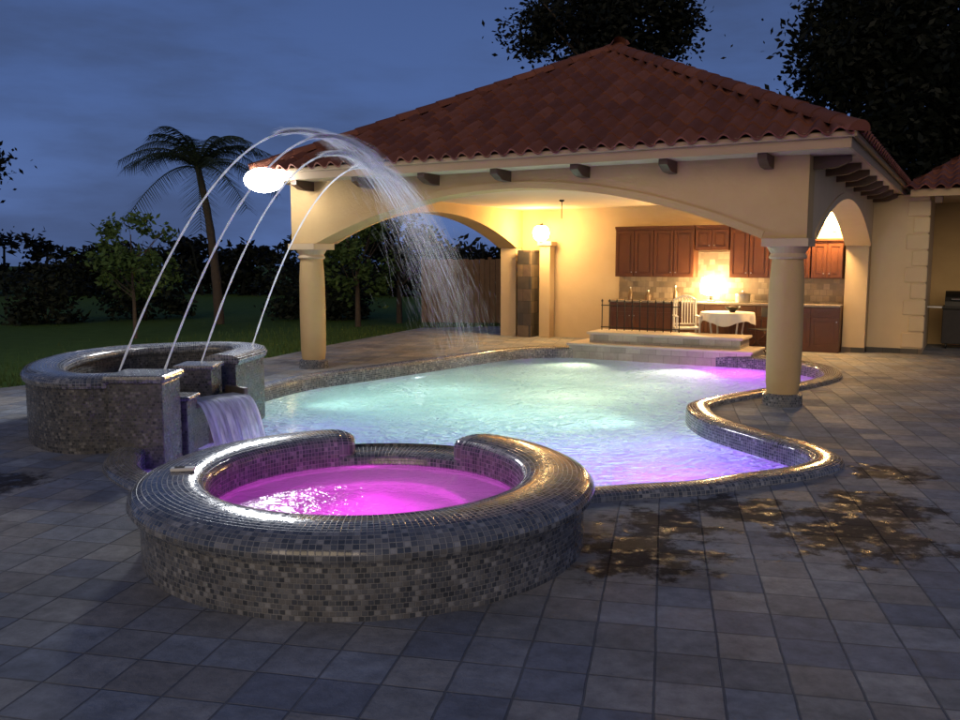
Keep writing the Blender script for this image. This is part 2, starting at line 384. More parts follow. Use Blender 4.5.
# wall lamps throwing light along under the surface
a=W(-2.3,4.5); spotl('pool_lamp_white',(a[0],a[1],-.62),(1.0,11.0,-.45),GW,520,88,.12,.8,False)
a=W(-4.4,4.5); spotl('pool_lamp_white',(a[0],a[1],-.62),(-.8,10.8,-.45),GW,420,88,.12,.8,False)
spotl('pool_lamp_white',(2.3,9.9,-.62),(-1.2,11.8,-.45),GC,220,88,.12,.8,False)
spotl('pool_lamp_white',(-2.8,11.4,-.62),(1.8,12.4,-.45),GC,200,88,.12,.8,False)
for (x,y,z,c_,e_) in [(-1.5,7.5,-.85,(.32,.06,1),60),(-1.9,10.0,-.9,(.34,.14,1),30),(1.75,7.7,-.65,(.46,.05,1),105),(4.3,14.9,-.5,(.80,.03,1),95),(-.4,7.6,-.65,(.36,.07,1),80),(.7,8.7,-.75,(.38,.18,1),42),(2.1,9.0,-.75,(.40,.2,1),34)]:
    plight('pool_lamp_violet',(x,y,z),c_,e_,.2,False)

# ------------------------------------------------------------------ spa
spa=thing('hot_tub','round raised mosaic hot tub glowing magenta in the foreground','hot tub',(SC[0],SC[1],0))
mb=MB(); mb.lathe([(1.40,-1.4),(1.40,.31),(1.38,.315)],seg=96,ru=1.4); mb.build('outer_wall',M['mosaic_wall'],spa,True)
prof=[(1.0,.205),(1.0,.385),(1.015,.42),(1.05,.445),(1.12,.46),(1.25,.462),(1.36,.45),(1.43,.42),(1.465,.38),(1.472,.345),(1.455,.318),(1.40,.312)]
G0,G1=54,110
mb=MB(); mb.lathe(prof,seg=100,a0=R(G1),a1=R(360+G0),ru=1.25)
for ang in (G1,G0):   # rounded ends
    a=R(ang); s_=-1 if ang==G1 else 1
    dirv=Vector((-math.sin(a),math.cos(a),0))*s_*1.0
    rv=Vector((math.cos(a),math.sin(a),0)); b0=len(mb.v); steps=5; n_=len(prof)
    for i in range(steps+1):
        t=i/steps*PI/2; sh=math.cos(t); push=math.sin(t)*.16
        for r,z in prof:
            rr=1.23+(r-1.23)*(sh*.8+.2*(1 if i<steps else .6)); zz=.2+(z-.2)*(.75+.25*sh) if z>.25 else z
            mb.v.append(tuple(rv*rr+dirv*push+Vector((0,0,zz))))
    for i in range(steps):
        for j in range(n_-1):
            mb.f.append((b0+i*n_+j,b0+(i+1)*n_+j,b0+(i+1)*n_+j+1,b0+i*n_+j+1)); mb.u.append([(ang+.03*i,.05*j),(ang+.03*i+.03,.05*j),(ang+.03*i+.03,.05*j+.05),(ang+.03*i,.05*j+.05)])
    mb.f.append(tuple(b0+steps*n_+j for j in range(n_))); mb.u.append(None)
mb.build('coping',M['mosaic'],spa,True)
mb=MB(); mb.lathe([(1.001,.2),(1.001,.275),(1.02,.295),(1.2,.30),(1.37,.295),(1.404,.27),(1.404,.1)],seg=24,a0=R(48),a1=R(116),ru=1.2); mb.build('spillway',M['mosaic'],spa,True)
mb=MB(); mb.lathe([(1.0,.203),(1.0,.07),(.66,.07),(.64,.05),(.63,-.13),(0.001,-.13)],seg=72,ru=1); mb.build('inner_wall',M['spaplaster'],spa,True)
mb=MB(); mb.lathe([(.998,.235),(.66,.235),(.33,.235),(.001,.235)],seg=64); mb.build('water',M['spawater'],spa)
mb=MB(); mb.tube([(.1,-.63,-.04),(.1,-.60,-.04)],.07,16); mb.build('underwater_lamp',M['e_spa'],spa)
plight('spa_lamp',(SC[0]+.02,SC[1]+.05,.10),(.90,.03,.76),18,.06,False)
t=thing('remote_control','small pale flat remote lying on the left coping of the hot tub','remote',(-1.89,5.42,.462),R(10))
mb=MB(); mb.box(-.075,.075,-.03,.03,0,.022); mb.build('body',M['whitepaint'],t,bevel=.006)
mb=MB(); mb.box(-.05,.01,-.018,.018,.0222,.026); mb.build('screen',M['canvas'],t)

# ------------------------------------------------------------------ fountain basin
bas=thing('fountain_basin','raised curved mosaic fountain basin at the left edge of the pool','fountain',(-3.8,9.8,0))
def B(m_): m_.v=[(x+3.8,y-9.8,z) for x,y,z in m_.v]; return m_
ZL=.30
bp=[(-2.98,8.45),(-3.05,8.2),(-3.35,8.0),(-3.9,7.95),(-4.45,8.45),(-4.8,9.3),(-4.85,10.2),(-4.5,11.0),(-3.6,11.45),(-2.95,11.3),(-2.68,10.7),(-2.72,10.1),(-2.76,9.75)]
bpath=catmull(bp,6); closedp=bpath+[(-2.82,9.4),(-2.90,9.0)]
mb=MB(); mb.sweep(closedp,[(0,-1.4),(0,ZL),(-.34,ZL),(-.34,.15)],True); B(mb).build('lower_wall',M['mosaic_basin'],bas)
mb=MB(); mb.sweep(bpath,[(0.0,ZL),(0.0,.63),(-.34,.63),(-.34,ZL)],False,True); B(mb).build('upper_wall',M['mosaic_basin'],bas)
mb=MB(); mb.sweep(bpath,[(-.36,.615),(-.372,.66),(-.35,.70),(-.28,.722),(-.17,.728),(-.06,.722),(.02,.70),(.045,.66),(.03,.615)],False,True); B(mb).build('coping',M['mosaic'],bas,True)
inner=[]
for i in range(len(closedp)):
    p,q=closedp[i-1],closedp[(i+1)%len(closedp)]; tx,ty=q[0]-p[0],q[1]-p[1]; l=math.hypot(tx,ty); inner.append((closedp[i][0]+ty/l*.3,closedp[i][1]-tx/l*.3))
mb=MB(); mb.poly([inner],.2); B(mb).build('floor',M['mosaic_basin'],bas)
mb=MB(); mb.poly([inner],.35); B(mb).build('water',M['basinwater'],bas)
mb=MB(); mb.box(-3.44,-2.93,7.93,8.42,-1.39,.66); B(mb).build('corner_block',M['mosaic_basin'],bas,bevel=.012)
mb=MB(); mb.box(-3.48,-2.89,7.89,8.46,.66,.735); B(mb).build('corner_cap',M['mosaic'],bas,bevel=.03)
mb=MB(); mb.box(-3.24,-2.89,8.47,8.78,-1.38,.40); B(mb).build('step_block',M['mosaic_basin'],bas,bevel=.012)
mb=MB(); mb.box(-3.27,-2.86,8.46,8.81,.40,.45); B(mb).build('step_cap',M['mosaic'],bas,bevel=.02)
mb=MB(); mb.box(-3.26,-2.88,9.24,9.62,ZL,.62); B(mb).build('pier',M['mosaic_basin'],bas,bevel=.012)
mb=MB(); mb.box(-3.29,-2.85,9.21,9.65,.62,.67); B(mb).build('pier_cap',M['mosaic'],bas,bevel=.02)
LA=R(-40); LC=Vector((-2.84,9.14,0)); lf=Vector((math.cos(LA),math.sin(LA),0)); lw=Vector((-lf.y,lf.x,0))
mb=MB()
for (a0,a1,w0,w1,z0,z1) in ((-.30,.16,-.33,.33,.27,.33),(-.28,.08,-.39,-.33,.26,.41),(-.28,.08,.33,.39,.26,.41),(-.2,.0,-.35,.35,-1.37,.26)):
    vs=[LC+lf*a+lw*w_+Vector((0,0,z)) for z in (z0,z1) for w_ in (w0,w1) for a in (a0,a1)]
    mb.add(vs,[(0,2,3,1),(4,5,7,6),(0,1,5,4),(2,6,7,3),(0,4,6,2),(1,3,7,5)])
B(mb).build('spill_lip',M['slate_pier'],bas,bevel=.01)
wf=thing('waterfall','sheet of white water spilling from the basin lip into the pool','waterfall',(LC.x,LC.y,-.15),LA)
mb=MB(); n=56; mrows=20
for i in range(n+1):
    y=-.325+.65*i/n; wob=.016*math.sin(i*.55)+.008*math.sin(i*1.7)
    for j in range(mrows+1):
        s_=j/mrows; s2=max(0,s_-.3)/.7; x=-.1+.26*min(1,s_/.3)+.36*s2**.8+wob*s2; z=.15+.346-.525*s2**1.8
        mb.v.append((x,y*(1-.05*s_),z+.005*math.sin(i*.8)*s_))
for i in range(n):
    for j in range(mrows):
        b0=i*(mrows+1)+j; mb.f.append((b0,b0+mrows+1,b0+mrows+2,b0+1)); mb.u.append(None)
mb.build('sheet',M['sheet'],wf,True)
mb=MB()
for _ in range(700):
    x=.52+random.gauss(0,.10); y=random.uniform(-.38,.38); z=abs(random.gauss(0,.05)); r=random.uniform(.003,.010)
    mb.add([(x-r,y,z),(x+r,y,z),(x,y-r,z),(x,y+r,z),(x,y,z-r),(x,y,z+r)],[(0,2,5),(2,1,5),(1,3,5),(3,0,5),(2,0,4),(1,2,4),(3,1,4),(0,3,4)])
mb.build('splash',M['drops'],wf)['kind']='stuff'
jets=[((-3.75,8.7,.40),(-.10,11.9),3.26,'leftmost of the four arching water jets, rising from inside the basin'),
      ((-3.05,8.35,.735),(.05,11.5),3.14,'second arching water jet from the left, rising from the near basin corner'),
      ((-3.05,9.45,.67),(-.10,12.1),3.06,'third arching water jet from the left, rising from the basin pier'),
      ((-2.86,10.9,.73),(.15,12.7),3.02,'rightmost of the four arching water jets, rising from the far basin end')]
for k,(o0,l0,ap,lab) in enumerate(jets):
    j=thing('fountain_jet',lab,'water jet',o0,0,'arching jets of the pool fountain')
    h0=ap-o0[2]; h1=ap+.15; g=9.8; t1=math.sqrt(2*h0/g); t2=math.sqrt(2*h1/g); T=t1+t2
    vx,vy=(l0[0]-o0[0])/T,(l0[1]-o0[1])/T; vz=g*t1
    P=lambda t:Vector((vx*t,vy*t,vz*t-.5*g*t*t)); V=lambda t:Vector((vx,vy,vz-g*t))
    mb=MB(); K=60
    mb.tube([P(T*.66*i/K) for i in range(K+1)],[(.0102+.002*math.sin(i*2.1+k)+ .002*random.random())*(1 if i<K*.62 else max(.08,1-(i-K*.62)/(K*.38))) for i in range(K+1)],6)
    mb.build('stream',M['stream'],j,True)
    mb=MB()
    for q_ in range(36):          # thin continuous strands fanning out of the stream
        a0=random.uniform(.36,.50); a1=random.uniform(.60,.93); s1=random.gauss(0,.075); s2=random.gauss(0,.075); s3=random.gauss(0,.07)
        pts=[]; rr=[]
        for i in range(25):
            f=i/24; t=T*(a0+(a1-a0)*f); p=P(t); e=(t/T-a0)/.5
            pts.append((p.x*(1+s1*e),p.y*(1+s2*e),p.z+s3*e)); rr.append(.0035*(1-f)**.8+.0006)
        mb.tube(pts,rr,4,False)
    for _ in range(2600):
        q=random.random()**1.35; t=T*(.42+.55*q); f=q
        sp_=1+random.gauss(0,.06)*(.3+f)
        p=P(t); p=Vector((p.x*sp_,p.y*sp_,p.z))+Vector((random.gauss(0,1),random.gauss(0,1),random.gauss(0,.8)))*(.014+.06*f)
        d=V(t).normalized(); r=random.uniform(.0009,.0017)*(1.2-.65*f); L=random.uniform(.04,.16)
        a=d.orthogonal().normalized()*r; c_=d.cross(a).normalized()*r
        mb.add([p-d*L,p+a,p+c_,p-a,p-c_,p+d*L],[(0,2,1),(0,3,2),(0,4,3),(0,1,4),(5,1,2),(5,2,3),(5,3,4),(5,4,1)])
    mb.build('spray',M['drops'],j)['kind']='stuff'
    mb=MB(); mb.tube([(0,0,-.06),(0.0,0.0,.0)],[.022,.016],10); mb.build('nozzle',M['chrome'],j)

# ------------------------------------------------------------------ pavilion
pav=thing('pool_pavilion','large beige open pool pavilion with arches and a clay tiled hip roof','pavilion',(RX,RY,0),ROT)
def arch_mesh(a,b_,o0,o1,zs,zp,zt,th0,th1,axis):
    xs=[a]+[o0+(o1-o0)*i/40 for i in range(41)]+[b_]
    bot=[zs]+[zs+(zp-zs)*(1-(2*i/40-1)**2) for i in range(41)]+[zs]
    mb=MB(); P=(lambda s,t,z:(s,t,z)) if axis=='x' else (lambda s,t,z:(t,s,z))
    vs=[]
    for s,z in zip(xs,bot): vs += [P(s,th0,z),P(s,th0,zt),P(s,th1,z),P(s,th1,zt)]
    fs=[]
    for i in range(len(xs)-1):
        p=4*i;q=p+4
        fs += [(p,q,q+1,p+1),(p+2,p+3,q+3,q+2),(p,p+2,q+2,q),(p+1,q+1,q+3,p+3)]
    e=4*(len(xs)-1); fs += [(0,1,3,2),(e,e+2,e+3,e+1)]
    mb.add(vs,fs)
    tr=MB(); vs=[];fs=[]
    w=.09
    pts=[(o0+(o1-o0)*i/40,bot[i+1]) for i in range(41)]
    for i,(s,z) in enumerate(pts):
        p=pts[max(i-1,0)];q=pts[min(i+1,40)]; tx,tz=q[0]-p[0],q[1]-p[1]; l=math.hypot(tx,tz); nx,nz=-tz/l,tx/l
        if nz<0: nx,nz=-nx,-nz
        f0=th0-.02*(1 if th0<th1 else -1)
        vs += [P(s-nx*.004,th0,z-nz*.004),P(s-nx*.004,f0,z-nz*.004),P(s+nx*w,f0,z+nz*w),P(s+nx*w,th0,z+nz*w)]
    for i in range(40):
        p=4*i;q=p+4
        fs += [(p,q,q+1,p+1),(p+1,q+1,q+2,p+2),(p+2,q+2,q+3,p+3)]
    fs += [(0,1,2,3),(160,163,162,161)]
    tr.add(vs,fs)
    return mb,tr
a,t_=arch_mesh(-7.74,.24,-7.22,-.28,2.05,2.78,3.02,-.2,.2,'x'); w_=a.build('arch_wall',M['stucco'],pav); t_.build('arch_trim',M['stucco'],w_)
a,t_=arch_mesh(.2,7.3,.42,6.95,2.05,2.72,3.02,.24,-.2,'y'); w_=a.build('arch_wall',M['stucco_light'],pav); t_.build('arch_trim',M['stucco_light'],w_)
a,t_=arch_mesh(.2,7.3,.42,7.0,2.05,2.72,3.02,-7.74,-7.3,'y'); w_=a.build('arch_wall',M['stucco'],pav); t_.build('arch_trim',M['stucco'],w_)
mb=MB(); mb.box(-7.3,.24,7.3,7.7,0,3.02); mb.build('back_wall',M['stucco_light'],pav)
mb=MB(); mb.box(-7.72,-7.32,7.0,7.72,0,2.05); mb.box(-7.72,-7.3,7.3,7.72,2.05,3.02); mb.build('corner_pier',M['stucco_light'],pav)
mb=MB(); mb.box(-.18,.22,7.0,7.3,0,2.05); mb.build('corner_pier',M['stucco_light'],pav)
mb=MB(); mb.box(-.185,.235,6.98,7.3,0,.10); mb.build('skirting',M['slate_pier'],pav)
mb=MB(); mb.box(-7.3,-.2,.2,7.3,2.93,2.99); mb.build('ceiling',M['ceiling'],pav)
mb=MB(); mb.box(-7.2,-6.85,6.85,7.29,0,2.0); mb.build('slate_pier',M['slate_pier'],pav,bevel=.01)
mb=MB(); mb.box(-6.72,-6.46,7.02,7.29,0,2.1); mb.box(-6.77,-6.41,6.98,7.29,2.1,2.2); mb.build('wall_column',M['stucco_light'],pav,bevel=.01)
for cx in (-7.5,0):
    mb=MB(); mb.lathe([(.185,.13),(.205,.3),(.212,.9),(.205,1.5),(.185,1.80)],cx,0,28); c_=mb.build('column',M['stucco'],pav,True)
    mb=MB(); mb.lathe([(.0,.15),(.2,.15),(.235,.13),(.24,0.0)],cx,0,28); mb.build('base',M['mosaic_wall'],c_,True)
    mb=MB(); mb.lathe([(.18,1.80),(.21,1.80),(.225,1.825),(.21,1.85),(.20,1.87),(.24,1.93),(.25,1.95)],cx,0,28)
    mb.box(cx-.27,cx+.27,-.26,.26,1.95,2.046); mb.build('capital',M['trim'],c_)
E=.72; X0,X1,Y0,Y1=-7.88,E,-E,7.5+E
mb=MB()
for bx in ((X0,X1,Y0,-.2),(X0,X1,7.7,Y1),(X0,-7.74,-.2,7.7),(.24,X1,-.2,7.7)): mb.box(*bx,3.02,3.06)
mb.build('soffit',M['stucco_light'],pav)
mb=MB()
mb.box(X0-.03,X1+.03,Y0-.03,Y0+.0,3.01,3.17); mb.box(X0-.03,X1+.03,Y1,Y1+.03,3.01,3.17); mb.box(X0-.03,X0,Y0,Y1,3.01,3.17); mb.box(X1,X1+.03,Y0,Y1,3.01,3.17)
mb.build('fascia',M['fascia'],pav)
mb=MB()
mb.box(X0-.07,X1+.09,Y0-.09,Y0-.032,3.12,3.185); mb.box(X1+.032,X1+.09,Y0-.032,Y1,3.12,3.185)
mb.build('gutter',M['fascia'],pav,bevel=.015)
def corbel(dx,dy,x,y,ln=1.0):
    mb=MB(); d=Vector((dx,dy,0)); s_=Vector((-dy,dx,0))
    pr=[(0,3.018),(.42*ln,3.018),(.42*ln,2.95),(.38*ln,2.93),(.33*ln,2.91),(.27*ln,2.885),(.2*ln,2.875),(0,2.87)]
    vs=[];n=len(pr)
    for sg in (-.055,.055):
        for a_,z in pr: p=Vector((x,y,0))+d*a_+s_*sg; vs.append((p.x,p.y,z))
    fs=[tuple(range(n)),tuple(reversed(range(n,2*n)))]+[(i,(i+1)%n,n+(i+1)%n,n+i) for i in range(n)]
    mb.add(vs,fs); mb.build('corbel',M['darkwood'],pav)
for i in range(7): corbel(0,-1,-7.3+i*1.18,-.2)
for i in range(8): corbel(1,0,.24,.1+i*1.0)
for i in range(7): corbel(-1,0,-7.74,.1+i*1.2,.28)
# roof
EZ=3.16; AP=Vector((-3.72,3.75,5.42))
def facet(mb,A,Bp,Cp,Dp,tw=.25,rl=.37):
    """tiles on the plane with eave A-B, upper edge C(above B)-D(above A)"""
    A,Bp,Cp,Dp=map(Vector,(A,Bp,Cp,Dp)); ax=(Bp-A).normalized(); nrm=ax.cross(((Cp+Dp)/2-(A+Bp)/2)).normalized(); up=nrm.cross(ax)
    if nrm.z<0: nrm=-nrm; up=-up
    w=(Bp-A).length; H=((Cp-A).dot(up)); l1=(Dp-A).dot(ax); r1=(Cp-A).dot(ax)
    rows=int(H/rl)+1; cols=int(w/tw)+1
    for r_ in range(rows):
        s0=r_*rl-.06; s1=min(s0+rl+.05,H)
        for c_ in range(cols):
            u0=c_*tw
            f0=min(1,max(0,s0/H))
            if u0+tw<l1*f0 or u0>w+(r1-w)*f0 or s0>H: continue
            rnd=random.random(); K=9; vs=[]
            for (s_,lift) in ((s0,.034),(s1,.005)):
                f=min(1,max(0,s_/H)); lo=l1*f; hi=w+(r1-w)*f
                for i in range(K+1):
                    t=i/K; h=.066*math.sin(PI*t/.66) if t<.66 else -.018*math.sin(PI*(t-.66)/.34)
                    vs.append(A+ax*min(hi,max(lo,u0+t*tw))+up*s_+nrm*(h+lift+.01))
            for i in range(K+1):
                v=vs[i]; vs.append(v-nrm*.025)
            fs=[(i,i+1,K+1+i+1,K+1+i) for i in range(K)]+[(2*K+2+i,2*K+3+i,i+1,i) for i in range(K)]
            mb.add(vs,fs,[[(rnd,.5)]*4]*len(fs))
def hipcaps(mb,p,q,rad=.14,step=.36):
    p,q=Vector(p),Vector(q); d=(q-p); L=d.length; d.normalize(); side=d.cross(Vector((0,0,1))).normalized(); up=side.cross(d)
    n=int(L/step)
    for i in range(n+1):
        a=p+d*(i*step-.05); b_=a+d*(step+.06); rnd=random.random(); vs=[]; K=8
        for c_,r_ in ((a,rad),(b_,rad*.86)):
            for k in range(K+1):
                t=PI*k/K; vs.append(c_+side*math.cos(t)*r_+up*(math.sin(t)*r_*.85+.03))
        fs=[(k,k+1,K+2+k,K+1+k) for k in range(K)]+[tuple(range(K+1))]
        mb.add(vs,fs,[[(rnd,.5)]*len(f) for f in fs])
cs=[Vector((X0-.06,Y0-.07,EZ)),Vector((X1+.07,Y0-.07,EZ)),Vector((X1+.07,Y1+.07,EZ)),Vector((X0-.06,Y1+.07,EZ))]
mb=MB()
mb.add(cs+[AP],[(0,1,4),(1,2,4),(2,3,4),(3,0,4),(3,2,1,0)],[[(.9,.5)]*3]*4+[[(.9,.5)]*4])
for i in range(4): facet(mb,cs[i],cs[(i+1)%4],AP,AP)
rf=mb.build('roof',M['roof'],pav,True)
for i in range(4):
    mb=MB(); hipcaps(mb,cs[i],AP); mb.build('hip_cap',M['roof'],rf,True)

# ------------------------------------------------------------------ house wing at the right
wing=thing('house_wing','beige house wing with quoins joined to the right rear of the pavilion','house',W(.24,7.25),ROT)
def WL(m_): m_.v=[(x-.24,y-7.25,z) for x,y,z in m_.v]; return m_
mb=MB(); mb.box(.242,1.2,7.25,12,0,3.0); WL(mb).build('wall',M['stucco_light'],wing)
mb=MB(); mb.box(1.2,9,9.7,10,0,3.0); WL(mb).build('rear_wall',M['stucco'],wing)
mb=MB(); mb.box(.244,1.21,7.235,7.25,0,.1); WL(mb).build('skirting',M['slate_pier'],wing)
for i in range(9):
    l=.36 if i%2==0 else .25
    mb=MB(); mb.box(1.2-l,1.225,7.225,7.25+l*.8,.12+i*.31,.12+i*.31+.285); WL(mb).build('quoin',M['stucco_light'],wing,bevel=.02)
mb=MB(); mb.box(.9,9,6.75,9.7,2.96,3.0); WL(mb).build('soffit',M['trim'],wing)
mb=MB(); mb.box(.9,9,6.70,6.75,2.93,3.06); WL(mb).build('fascia',M['fascia'],wing)
mb=MB(); mb.add([(.9,6.65,3.06),(9,6.65,3.06),(9,11,4.5),(2.6,11,4.5),(.9,11,3.06)],[(0,1,2,3),(0,3,4)],[[(.9,.5)]*4,[(.9,.5)]*3]); facet(mb,(.8,6.65,3.06),(9,6.65,3.06),(9,11,4.5),(2.5,11,4.5)); WL(mb).build('roof',M['roof'],wing,True)
for i in range(3):
    mb=MB(); mb.box(1.3+i*.55,1.42+i*.55,6.76,7.2,2.81,2.958); WL(mb).build('corbel',M['darkwood'],wing)
g=thing('barbecue_grill','black hooded barbecue grill against the house wall at the right','grill',W(1.93,8.95),ROT)
mb=MB(); mb.box(-.45,.45,-.28,.28,.1,.8); mb.build('cabinet',M['canvas'],g,bevel=.02)
mb=MB(); prof=[(math.cos(PI*k/10)*.3,math.sin(PI*k/10)*.3) for k in range(11)]
vs=[(x,a_,.86+z) for x in (-.42,.42) for a_,z in prof]; mb.add(vs,[(i,i+1,12+i,11+i) for i in range(10)]+[tuple(range(11)),tuple(reversed(range(11,22)))]); mb.build('hood',M['iron'],g)
mb=MB(); mb.box(-.46,.46,-.31,.31,.8,.86); mb.build('firebox',M['iron'],g,bevel=.01)
mb=MB(); mb.tube([(-.3,-.26,1.0),(-.3,-.33,1.0),(.3,-.33,1.0),(.3,-.26,1.0)],.013); mb.build('handle',M['chrome'],g)
for sx in (-.38,.38):
    for sy in (-.2,.2):
        mb=MB(); mb.tube([(sx,sy,.06),(sx+.03,sy,.06)],.06,14); mb.build('wheel',M['iron'],g)
mb=MB(); mb.box(-.8,-.46,-.25,.25,.82,.85); mb.build('side_shelf',M['chrome'],g)

# ------------------------------------------------------------------ lamps
fl=thing('floodlight','blazing white floodlight at the left corner of the pavilion eave','floodlight',W(-7.62,-.752,3.05),ROT)
mb=MB(); mb.box(-.06,.06,-.03,.0,-.05,.05); mb.build('mount',M['fascia'],fl,bevel=.008)
d=Vector((.42,-.85,-.30)).normalized(); sx_=Vector((0,0,1)).cross(d).normalized(); up_=d.cross(sx_); p=Vector((0,-.16,-.03))
mb=MB(); mb.tube([Vector((0,-.03,0)),p],.02,8); mb.tube([p-d*.05,p,p+d*.05],[.08,.17,.19],24); h_=mb.build('lamp_head',M['fascia'],fl,True)
mb=MB()
for i in range(13):
    for k in range(28):
        a=2*PI*k/28; r=math.sin(i/12*PI/2)
        mb.v.append(tuple(p+d*(.052+.14*math.cos(i/12*PI/2))+sx_*math.cos(a)*r*.31+up_*math.sin(a)*r*.19))
for i in range(12):
    for k in range(28): mb.f.append((i*28+k,i*28+(k+1)%28,(i+1)*28+(k+1)%28,(i+1)*28+k)); mb.u.append(None)
mb.build('lens',M['e_flood'],h_,True)
spotl('flood_spot',W(-7.45,-1.30,2.92),(-1.6,5.0,0.2),(.96,.98,1),470,156,.32)
spotl('flood_spot',W(-7.95,-1.12,2.92),(-8.5,17.0,0.3),(1,.98,.95),220,120,.2)
def lantern(label,x,y,z,e,off):
    t=thing('wall_lantern',label,'lantern',W(x,y,z),ROT)
    mb=MB(); mb.box(-.05,.05,-.0,.02,-.1,.12); mb.build('wall_plate',M['iron'],t)
    mb=MB(); mb.tube([(0,0,.1),(0,-.08,.24),(0,-.16,.22)],.01,6); mb.build('bracket',M['iron'],t)
    mb=MB(); mb.lathe([(.001,.23),(.04,.21),(.13,.19),(.12,.18)],0,-.16,14); mb.build('cap',M['iron'],t)
    mb=MB(); mb.lathe([(.06,-.17),(.06,-.18),(.001,-.2)],0,-.16,12); mb.build('finial',M['iron'],t)
    mb=MB(); mb.lathe([(.06,-.17),(.16,-.09),(.19,.02),(.16,.13),(.11,.18)],0,-.16,18); mb.build('glass',M['e_warm'],t,True)
    plight('lantern_light',W(x,y-off,z+.0),(1,.61,.25),e,.14)
lantern('lit warm lantern on the beige wall column left of the kitchen',-6.59,6.975,2.36,180,.40)
lantern('lit warm lantern on the rear wall seen through the right side arch',-.42,7.278,2.52,300,.55)
cl=thing('counter_lamp','bright glass lamp glowing on the kitchen counter','lamp',W(-2.75,6.98,.92),ROT)
mb=MB(); mb.lathe([(.001,0),(.09,0),(.09,.02),(.03,.04),(.025,.16),(.001,.16)],0,0,16); mb.build('base',M['iron'],cl)
mb=MB(); mb.lathe([(.12,.14),(.21,.18),(.22,.36),(.18,.5),(.001,.53)],0,0,18); mb.build('shade',M['e_lamp'],cl,True)
plight('counter_lamp_light',W(-2.75,6.66,1.22),(1,.66,.30),95,.1)
hr=thing('hanging_rod','thin dark rod hanging from the pavilion ceiling near the lit lantern','rod',W(-5.0,4.4,2.93),ROT)
mb=MB(); mb.lathe([(.001,0),(.05,0),(.045,-.03),(.001,-.04)],0,0,12); mb.build('ceiling_cap',M['iron'],hr)
mb=MB(); mb.tube([(0,0,-.03),(0,0,-.36)],.009,8); mb.build('rod',M['iron'],hr)

# ------------------------------------------------------------------ kitchen
def door(mb,x0,x1,y,z0,z1):
    f=.055; mb.box(x0,x0+f,y-.022,y-.001,z0,z1); mb.box(x1-f,x1,y-.022,y-.001,z0,z1); mb.box(x0+f,x1-f,y-.022,y-.001,z0,z0+f); mb.box(x0+f,x1-f,y-.022,y-.001,z1-f,z1)
    mb.box(x0+f,x1-f,y-.008,y-.001,z0+f,z1-f); mb.box(x0+f+.03,x1-f-.03,y-.017,y-.008,z0+f+.03,z1-f-.03)
def cabinet(name,label,x0,x1,y0,z0,z1,nd,top=False,crown=False):
    cx=(x0+x1)/2; t=thing(name,label,'cabinet',W(cx,y0,z0),ROT); w=x1-x0; dp=7.275-y0; H=z1-z0
    mb=MB(); mb.box(-w/2,w/2,0,dp,0.0,H); mb.build('carcass',M['cherry'],t)
    dw=w/nd
    for i in range(nd):
        a=-w/2+i*dw+.012; b_=a+dw-.024
        mb=MB(); zz0=.1 if top else .02; door(mb,a,b_,0,zz0,H-(.2 if top else .02)); d_=mb.build('door',M['cherry'],t)
        kx=b_-.04 if i%2==0 else a+.04; kz=H-.28 if top else .1
        mb=MB(); mb.tube([(kx,-.022,kz),(kx,-.045,kz)],[.008,.014],8); mb.build('knob',M['chrome'],d_)
        if top:
            mb=MB(); door(mb,a,b_,0,H-.18,H-.02); mb.build('drawer',M['cherry'],t)
    if top:
        mb=MB(); mb.box(-w/2-.02,w/2+.0,-.04,dp,H+.0,H+.045); mb.build('countertop',M['granite'],t,bevel=.008)
    if crown:
        mb=MB(); mb.box(-w/2-.0,w/2+.0,-.03,dp,H+.0,H+.035); mb.box(-w/2,w/2,-.055,dp,H+.035,H+.075); mb.build('crown_moulding',M['cherry'],t)
cabinet('base_cabinet','long cherry wood base cabinet with granite top along the kitchen wall',-4.88,-.2,6.72,0,.875,9,True)
cabinet('wall_cabinet','tall cherry wood wall cabinet at the left end of the kitchen',-4.85,-3.12,6.95,1.42,2.42,4,crown=True)
cabinet('wall_cabinet','short cherry wood wall cabinet above the glowing counter lamp',-3.10,-2.40,6.95,1.98,2.42,2,crown=True)
cabinet('wall_cabinet','tall cherry wood wall cabinet right of the glowing counter lamp',-2.38,-.82,6.95,1.42,2.42,4,crown=True)
cabinet('wall_cabinet','low cherry wood wall cabinet under the lantern behind the right column',-.80,-.22,6.95,1.42,2.12,2,crown=True)
mb=MB(); mb.box(-4.88,-.2,7.28,7.298,.922,1.95); mb.build('backsplash',M['splash'],pav)
mi=plain('jar_glass',[(.10,.06,.03),(.22,.14,.07)],9,.3,0); mj=plain('steel_pot',[(.3,.3,.3),(.4,.4,.4)],9,.3,0,metal=.8)
for i,(x,h,r,lab) in enumerate([(-4.5,.26,.05,'tall dark bottle at the left end of the kitchen counter'),(-4.1,.2,.07,'squat brown jar beside the tall bottle on the kitchen counter'),(-3.5,.3,.045,'dark bottle just left of the glowing counter lamp')]):
    t=thing('bottle',lab,'bottle',W(x,6.95,.921),ROT); mb=MB(); mb.lathe([(.001,0),(r,0),(r,h*.6),(r*.4,h*.75),(r*.4,h)],0,0,14); mb.build('body',mi,t,True)
    mb=MB(); mb.lathe([(r*.45,h*.97),(r*.45,h*1.06),(.001,h*1.06)],0,0,12); mb.build('lid',mj,t)
t=thing('cooking_pot','steel pot on the kitchen counter right of the glowing lamp','pot',W(-2.1,6.98,.921),ROT)
mb=MB(); mb.lathe([(.001,0),(.14,0),(.15,.02),(.15,.17),(.16,.175)],0,0,20); mb.build('body',mj,t,True)
mb=MB(); mb.lathe([(.155,.176),(.1,.2),(.02,.215),(.02,.24),(.001,.245)],0,0,20); mb.build('lid',mj,t,True)

